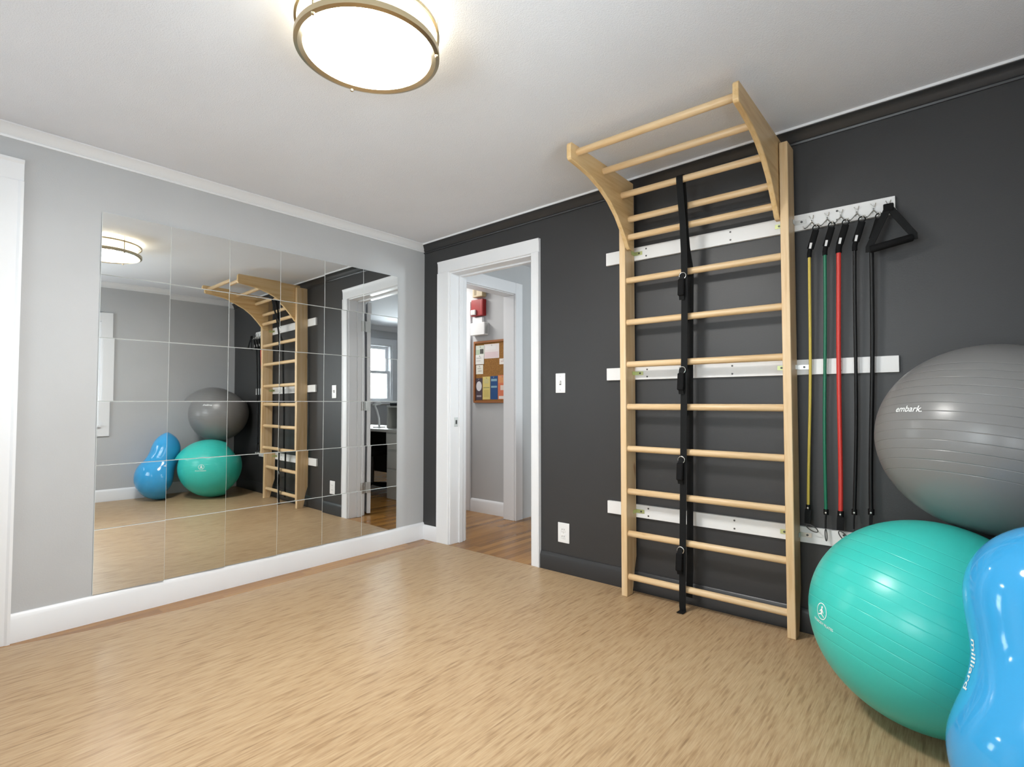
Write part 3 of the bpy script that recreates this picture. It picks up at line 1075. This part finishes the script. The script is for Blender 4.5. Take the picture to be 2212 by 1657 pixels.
# partition with a cased opening between hall and office
OPZ = 2.02
pt = MB().box(0.035, 0.155, 0.925, HY + 0.10, 0, 2.38).box(0.035, 0.155, WT + 0.018, 0.925, OPZ, 2.38)
struct(pt.build('wall_partition', 'wall', smooth=0))
pc = MB().box(0.155, 0.175, 0.9155, 1.01, 0, OPZ + 0.095).box(0.155, 0.175, WT + 0.018, 0.915, OPZ - 0.006, OPZ + 0.095)
pc.box(0.030, 0.155, 0.912, 0.925, 0, OPZ - 0.0125).box(0.030, 0.155, WT + 0.018, 0.925, OPZ - 0.012, OPZ)
struct(pc.build('trim_10', 'trim', bevel=0.003), 'white cased opening in the hall')
# another door casing further along the hall
oc = struct(MB().box(-0.560, -0.458, HY - 0.020, HY, 0, 2.03).box(-0.60, -0.560, HY - 0.008, HY, 0, 2.03).build('trim_11', 'trim', bevel=0.003), 'white door casing in the hall')
for z in (1.92, 0.18):
    MB().box(-0.575, -0.556, HY - 0.028, HY - 0.018, z - 0.045, z + 0.045).build('hinge', 'steel', oc)

MT['cork'] = mat('cork', (0.34, 0.155, 0.035), 0.9)
m = MT['cork']
base(m, ramp(m, noise(m, coords(m), 160, 4, 0.7), [(0.35, (0.20, 0.085, 0.018)), (0.65, (0.40, 0.19, 0.045))]))
MT['corkframe'] = mat('brown wood frame', (0.33, 0.12, 0.035), 0.45)
CX0, CX1, CZ0, CZ1 = -0.412, 0.030, 1.042, 1.634
cb = thing('cork_board', 'framed cork notice board on the hall wall seen through the doorway', 'notice board', ((CX0 + CX1) / 2, HY, CZ0))
fr = MB()
fw_ = 0.020
yf = HY - 0.020
fr.box(CX0, CX1, yf, HY, CZ0, CZ0 + fw_).box(CX0, CX1, yf, HY, CZ1 - fw_, CZ1).box(CX0, CX0 + fw_, yf, HY, CZ0 + fw_, CZ1 - fw_).box(CX1 - fw_, CX1, yf, HY, CZ0 + fw_, CZ1 - fw_)
fr.build('frame', 'corkframe', cb, bevel=0.002)
MB().box(CX0 + fw_, CX1 - fw_, HY - 0.010, HY, CZ0 + fw_, CZ1 - fw_).build('cork_panel', 'cork', cb)


def U(f):
    return CX0 + (CX1 - CX0) * f


def V(f):
    return CZ1 - (CZ1 - CZ0) * f


def sheet(name, f0, f1, g0, g1, color, label, cat, group, marks=(), tilt=0.0, lay=0):
    """a pinned paper: board fractions from its upper corner; marks are blocks of print (fractions of the sheet, colour)"""
    x0, x1, z0, z1 = U(f0), U(f1), V(g1), V(g0)
    y1 = HY - 0.0101 - 0.0016 * lay
    root = thing(name, label, cat, ((x0 + x1) / 2, y1, z0), group)
    mm = mat(name + ' paper', color, 0.6)
    MB().box(x0, x1, y1 - 0.0012, y1, z0, z1).build('paper', mm, root)
    for a0_, a1_, b0_, b1_, col in marks:
        pm_ = mat('print ink', col, 0.6)
        MB().box(x0 + (x1 - x0) * a0_, x0 + (x1 - x0) * a1_, y1 - 0.0016, y1 - 0.0011, z1 - (z1 - z0) * b1_, z1 - (z1 - z0) * b0_).build('printed_block', pm_, root)
    MB().disc(((x0 + x1) / 2, y1 - 0.0065, z1 - 0.012), (0, 1, 0), 0.0042, 0.0055, 10).build('pin', 'steel', root)
    return root


PG = 'papers pinned to the cork board'
sheet('poster', 0.30, 0.73, 0.06, 0.29, (0.80, 0.74, 0.74), 'wide white and pale pink poster pinned along the top of the cork board', 'poster', PG, [(0.05, 0.95, 0.55, 0.95, (0.74, 0.60, 0.62)), (0.1, 0.8, 0.12, 0.4, (0.82, 0.80, 0.80))])
sheet('flyer', 0.052, 0.31, 0.07, 0.24, (0.62, 0.66, 0.58), 'pale green flyer with a dark picture pinned at the top corner of the cork board', 'flyer', PG, [(0.5, 0.9, 0.35, 0.8, (0.08, 0.08, 0.07)), (0.05, 0.45, 0.4, 0.9, (0.45, 0.55, 0.40))], lay=1)
sheet('notice', 0.052, 0.30, 0.22, 0.375, (0.80, 0.79, 0.76), 'white notice pinned just below the green flyer', 'notice', PG, [(0.1, 0.7, 0.3, 0.4, (0.55, 0.55, 0.53)), (0.1, 0.6, 0.6, 0.68, (0.55, 0.55, 0.53))], lay=2)
sheet('notice', 0.06, 0.27, 0.385, 0.535, (0.80, 0.78, 0.70), 'cream note pinned by itself below the white notice', 'notice', PG, [(0.2, 0.7, 0.35, 0.45, (0.5, 0.48, 0.42)), (0.3, 0.8, 0.6, 0.7, (0.5, 0.48, 0.42))])
sheet('card', 0.74, 0.95, 0.305, 0.395, (0.83, 0.77, 0.72), 'small pale card pinned near the side edge of the cork board', 'card', PG, [(0.2, 0.8, 0.4, 0.55, (0.62, 0.50, 0.45))])
BG = 'leaflets along the bottom of the cork board'
sheet('leaflet', 0.052, 0.25, 0.60, 0.955, (0.07, 0.045, 0.06), 'dark purple leaflet with a white oval on the cork board', 'leaflet', BG, [(0.15, 0.85, 0.78, 0.86, (0.35, 0.30, 0.33))])
sheet('leaflet', 0.26, 0.475, 0.58, 0.945, (0.70, 0.58, 0.20), 'yellow leaflet on the cork board', 'leaflet', BG, [(0.1, 0.9, 0.46, 0.50, (0.35, 0.33, 0.12)), (0.2, 0.8, 0.1, 0.3, (0.62, 0.55, 0.25)), (0.15, 0.85, 0.58, 0.9, (0.60, 0.48, 0.15))])
sheet('leaflet', 0.485, 0.69, 0.575, 0.945, (0.012, 0.07, 0.22), 'deep blue leaflet on the cork board', 'leaflet', BG, [(0.1, 0.9, 0.12, 0.22, (0.25, 0.42, 0.50)), (0.1, 0.9, 0.42, 0.50, (0.25, 0.42, 0.50))])
sheet('leaflet', 0.70, 0.925, 0.565, 0.945, (0.66, 0.18, 0.09), 'orange-red leaflet on the cork board', 'leaflet', BG, [(0.05, 0.95, 0.03, 0.32, (0.70, 0.30, 0.12)), (0.3, 0.95, 0.42, 0.62, (0.75, 0.62, 0.55)), (0.1, 0.9, 0.86, 0.98, (0.75, 0.70, 0.66))])
# the oval on the first leaflet
lf = [o for o in bpy.data.objects if o.get('label', '').startswith('dark purple leaflet')][0]
lx = (U(0.052) + U(0.25)) / 2
ov = MB().add([(lx + 0.036 * math.cos(t), HY - 0.0119, V(0.73) + 0.047 * math.sin(t)) for t in [2 * math.pi * i / 28 for i in range(28)]], [tuple(range(28))])
ov.build('printed_oval', mat('pale ink', (0.72, 0.70, 0.72), 0.6), lf)

# alarm boxes above the board
MT['beige'] = mat('beige plastic', (0.55, 0.44, 0.26), 0.45)
MT['alarmred'] = mat('red alarm plastic', (0.33, 0.010, 0.010), 0.35)
bz = thing('alarm_sounder', 'beige sounder box highest on the hall wall, above the red alarm', 'alarm', (-0.325, HY, 2.05))
MB().box(-0.395, -0.262, HY - 0.055, HY, 2.055, 2.150).build('housing', 'beige', bz, bevel=0.008, seg=3)
MB().box(-0.375, -0.345, HY - 0.0565, HY - 0.054, 2.075, 2.130).build('grille', mat('beige grille', (0.36, 0.28, 0.16), 0.6), bz)
fa = thing('fire_alarm', 'red fire alarm box with a white strobe lens on the hall wall', 'alarm', (-0.335, HY, 1.87))
MB().box(-0.418, -0.262, HY - 0.050, HY, 1.875, 2.035).build('housing', 'alarmred', fa, bevel=0.006, seg=3)
MB().box(-0.408, -0.345, HY - 0.068, HY - 0.049, 1.885, 1.935).build('strobe_lens', mat('frosted lens', (0.75, 0.70, 0.68), 0.3), fa, bevel=0.006)
MB().box(-0.285, -0.275, HY - 0.052, HY - 0.049, 1.885, 2.025).build('edge_strip', mat('bright red', (0.5, 0.03, 0.03), 0.4), fa)
wx = thing('chime_box', 'white plastic box with a lid just above the cork board', 'box', (-0.32, HY, 1.69))
MB().box(-0.418, -0.232, HY - 0.060, HY, 1.688, 1.808).build('housing', 'plate', wx, bevel=0.005, seg=3)
MB().box(-0.412, -0.285, HY - 0.035, HY, 1.8085, 1.862).build('lid', 'plate', wx, bevel=0.004)
MB().box(-0.232, -0.2312, HY - 0.050, HY - 0.012, 1.70, 1.80).build('side_vent', 'steel', wx)

# ------------------------------------------------------------------ office seen in the mirror
OX = 3.60
OW = (1.78, 2.42, 1.13, 2.02)
owm = MB().box(OX, OX + 0.14, WT, OW[0], 0, 2.38).box(OX, OX + 0.14, OW[1], 3.3, 0, 2.38).box(OX, OX + 0.14, OW[0], OW[1], 0, OW[2]).box(OX, OX + 0.14, OW[0], OW[1], OW[3], 2.38)
struct(owm.build('wall_office_right', 'wall', smooth=0))
struct(MB().box(0.035, OX + 0.14, 3.2, 3.3, 0, 2.38).build('wall_office_far', 'wall', smooth=0))
struct(MB().box(0.035, 0.155, HY + 0.10, 3.2, 0, 2.38).build('wall_office_left', 'wall', smooth=0))
window('window_4', 1, OX, OW[0], OW[1], OW[2], OW[3], 1, 'white sash window in the office')
struct(MB().prism([(OX, 2.30), (OX - 0.05, 2.30), (OX - 0.045, 2.28), (OX - 0.012, 2.235), (OX, 2.23)], 1, WT, 3.2).build('trim_12', 'trim', smooth=30))

# door leaf swung back into the office, on three hinges
hx0, hy0 = DX1 - 0.010, WT + 0.024
ang = math.radians(24)
ca, sa = math.cos(ang), math.sin(ang)
lf_ = MB().obox((hx0 + ca * 0.395 - sa * 0.030, hy0 + sa * 0.395 + ca * 0.030, 1.016), (ca, sa, 0), (-sa, ca, 0), (0, 0, 1), 0.385, 0.0175, 1.005)
dl = struct(lf_.build('door_1', 'trim', bevel=0.002), 'white door swung open into the office')
for z in (1.78, 1.02, 0.25):
    hg = MB().box(DX1 - 0.0165, DX1 - 0.0138, 0.125, WT - 0.002, z - 0.05, z + 0.05)
    hg.lathe([(0, -0.05), (0.006, -0.05), (0.006, 0.05), (0, 0.05)], (hx0 + 0.002, hy0 - 0.012, z), 12)
    hg.obox((hx0 + 0.006 - sa * 0.02, hy0 + 0.004 + ca * 0.02, z), (ca, sa, 0), (-sa, ca, 0), (0, 0, 1), 0.0015, 0.022, 0.05)
    hg.build('hinge', 'steel', dl)
kn = MB().lathe([(0.0, 0.0), (0.012, 0.0), (0.012, 0.03), (0.026, 0.04), (0.028, 0.055), (0.018, 0.066), (0, 0.068)], (hx0 + ca * 0.72 - sa * 0.048, hy0 + sa * 0.72 + ca * 0.048, 0.93), 20, (-sa, ca, 0))
kn.build('door_knob', 'steel', dl)

MT['desk'] = mat('white laminate', (0.60, 0.60, 0.56), 0.35)
dk = thing('office_desk', 'white desk with a raised shelf in the office, visible in the mirror', 'desk', (1.9, 1.1, 0))
MB().box(1.28, 2.70, 0.80, 1.42, 0.725, 0.755).build('desktop', 'desk', dk, bevel=0.003)
MB().box(1.28, 1.60, 0.82, 1.40, 0.0, 0.725).build('pedestal', 'desk', dk, bevel=0.003)
for z in (0.13, 0.33, 0.53):
    MB().box(1.30, 1.58, 0.806, 0.820, z, z + 0.18).build('drawer', 'desk', dk, bevel=0.002)
MB().box(2.67, 2.70, 0.82, 1.40, 0.0, 0.725).build('leg_panel', 'desk', dk, bevel=0.002)
MB().box(1.60, 2.67, 1.38, 1.40, 0.15, 0.725).build('modesty_panel', 'slot', dk)
MB().box(1.28, 1.86, 1.02, 1.38, 0.985, 1.005).build('shelf', 'desk', dk, bevel=0.002)
for x in (1.28, 1.84):
    MB().box(x, x + 0.02, 1.02, 1.38, 0.755, 0.985).build('shelf_panel', 'desk', dk, bevel=0.002)
MB().box(1.30, 1.84, 1.365, 1.38, 0.755, 0.985).build('shelf_back', mat('dark grey laminate', (0.05, 0.055, 0.05), 0.6), dk)

MT['tealbox'] = mat('dark teal board', (0.012, 0.13, 0.10), 0.6)
sb = thing('storage_box', 'dark teal storage box on the office desk, seen in the mirror', 'box', (1.50, 1.15, 0.755))
MB().box(1.42, 1.68, 1.05, 1.28, 0.7555, 0.875).build('box_body', 'tealbox', sb, bevel=0.003)
MB().box(1.415, 1.685, 1.045, 1.285, 0.8755, 0.905).build('box_lid', mat('teal lid', (0.03, 0.20, 0.15), 0.5), sb, bevel=0.003)
pbx = MB().box(1.46, 1.62, 1.09, 1.23, 0.9055, 0.965).build('tray', mat('black plastic', (0.012, 0.012, 0.012), 0.5), bevel=0.004)
tag(recenter(pbx, (1.54, 1.16, 0.9055)), 'small black tray lying on the teal storage box', 'tray')
tr_ = MB().box(1.30, 1.82, 1.03, 1.36, 1.0055, 1.040).build('document_tray', mat('charcoal plastic', (0.03, 0.035, 0.04), 0.5), bevel=0.004)
tag(recenter(tr_, (1.55, 1.2, 1.0055)), 'flat charcoal tray on the raised desk shelf, seen in the mirror', 'tray')
pf_ = thing('picture_frame', 'small standing picture frame on the desk shelf, seen in the mirror', 'picture frame', (1.62, 1.18, 1.041))
MB().obox((1.62, 1.18, 1.112), (1, 0, 0), (0, 0.966, -0.259), (0, 0.259, 0.966), 0.055, 0.006, 0.07).build('frame', 'plate', pf_, bevel=0.002)
MB().obox((1.62, 1.1728, 1.1105), (1, 0, 0), (0, 0.966, -0.259), (0, 0.259, 0.966), 0.043, 0.0015, 0.058).build('picture', mat('grey picture', (0.16, 0.14, 0.14), 0.5), pf_)
pl = thing('potted_plant', 'small potted plant on the desk shelf, seen in the mirror', 'plant', (1.40, 1.18, 1.041))
MB().lathe([(0, 0), (0.034, 0), (0.045, 0.075), (0.041, 0.075), (0.036, 0.06), (0, 0.06)], (1.40, 1.18, 1.041), 24).build('pot', mat('dark pot', (0.03, 0.03, 0.03), 0.4), pl)
lv = MB()
for i in range(22):
    a, t = random.uniform(0, 6.28), random.uniform(0.3, 1.1)
    d0 = Vector((math.cos(a) * math.sin(t), math.sin(a) * math.sin(t), math.cos(t)))
    s0 = d0.cross(Vector((0, 0, 1))).normalized() * 0.011
    b0 = Vector((1.40, 1.18, 1.10))
    L_ = random.uniform(0.06, 0.11)
    lv.add([b0, b0 + d0 * L_ * 0.5 + s0, b0 + d0 * L_ - Vector((0, 0, 0.01)), b0 + d0 * L_ * 0.5 - s0, b0 + d0 * L_ * 0.5 + Vector((0, 0, 0.004))], [(0, 1, 4), (1, 2, 4), (2, 3, 4), (3, 0, 4)])
lv.build('leaves', mat('leaf green', (0.04, 0.14, 0.04), 0.5), pl)
dl_ = thing('desk_lamp', 'white desk lamp with a bent arm on the office desk, seen in the mirror', 'lamp', (1.95, 1.0, 0.755))
MB().lathe([(0, 0.0), (0.07, 0.0), (0.07, 0.012), (0.02, 0.02), (0, 0.02)], (1.97, 1.0, 0.7555), 28).build('lamp_base', 'plate', dl_)
MB().tube([(1.97, 1.0, 0.77), (1.98, 1.0, 0.86), (2.02, 1.0, 0.95), (2.08, 1.0, 1.03), (2.04, 1.0, 1.08)], 0.013, 12).build('arm', 'plate', dl_)
MB().lathe([(0.02, 0.0), (0.055, -0.06), (0.052, -0.06), (0.017, 0.0)], (2.03, 1.0, 1.08), 24, (0.25, 0, 0.97)).build('lamp_shade', 'plate', dl_)
oc_ = thing('office_chair', 'black office chair pushed under the desk, seen in the mirror', 'chair', (2.05, 0.95, 0))
MB().box(1.83, 2.27, 0.74, 1.16, 0.43, 0.50).build('seat', 'foam', oc_, bevel=0.03, seg=3)
MB().obox((2.05, 0.70, 0.80 - 0.19), (1, 0, 0), (0, 1, 0.1), (0, -0.1, 1), 0.20, 0.025, 0.08).build('backrest', 'foam', oc_, bevel=0.02, seg=3)
MB().tube([(2.05, 0.95, 0.10), (2.05, 0.95, 0.43)], 0.025, 14).build('gas_post', 'screw', oc_)
for k in range(5):
    a = math.radians(20 + 72 * k)
    e = (2.05 + 0.26 * math.cos(a), 0.95 + 0.26 * math.sin(a), 0.065)
    lg = MB().tube([(2.05, 0.95, 0.10), e], 0.018, 10).build('leg', 'foam', oc_)
    MB().disc((e[0] - 0.011 * math.sin(a), e[1] + 0.011 * math.cos(a), 0.0275), (math.sin(a), -math.cos(a), 0), 0.027, 0.022, 16).build('caster', 'slot', lg)
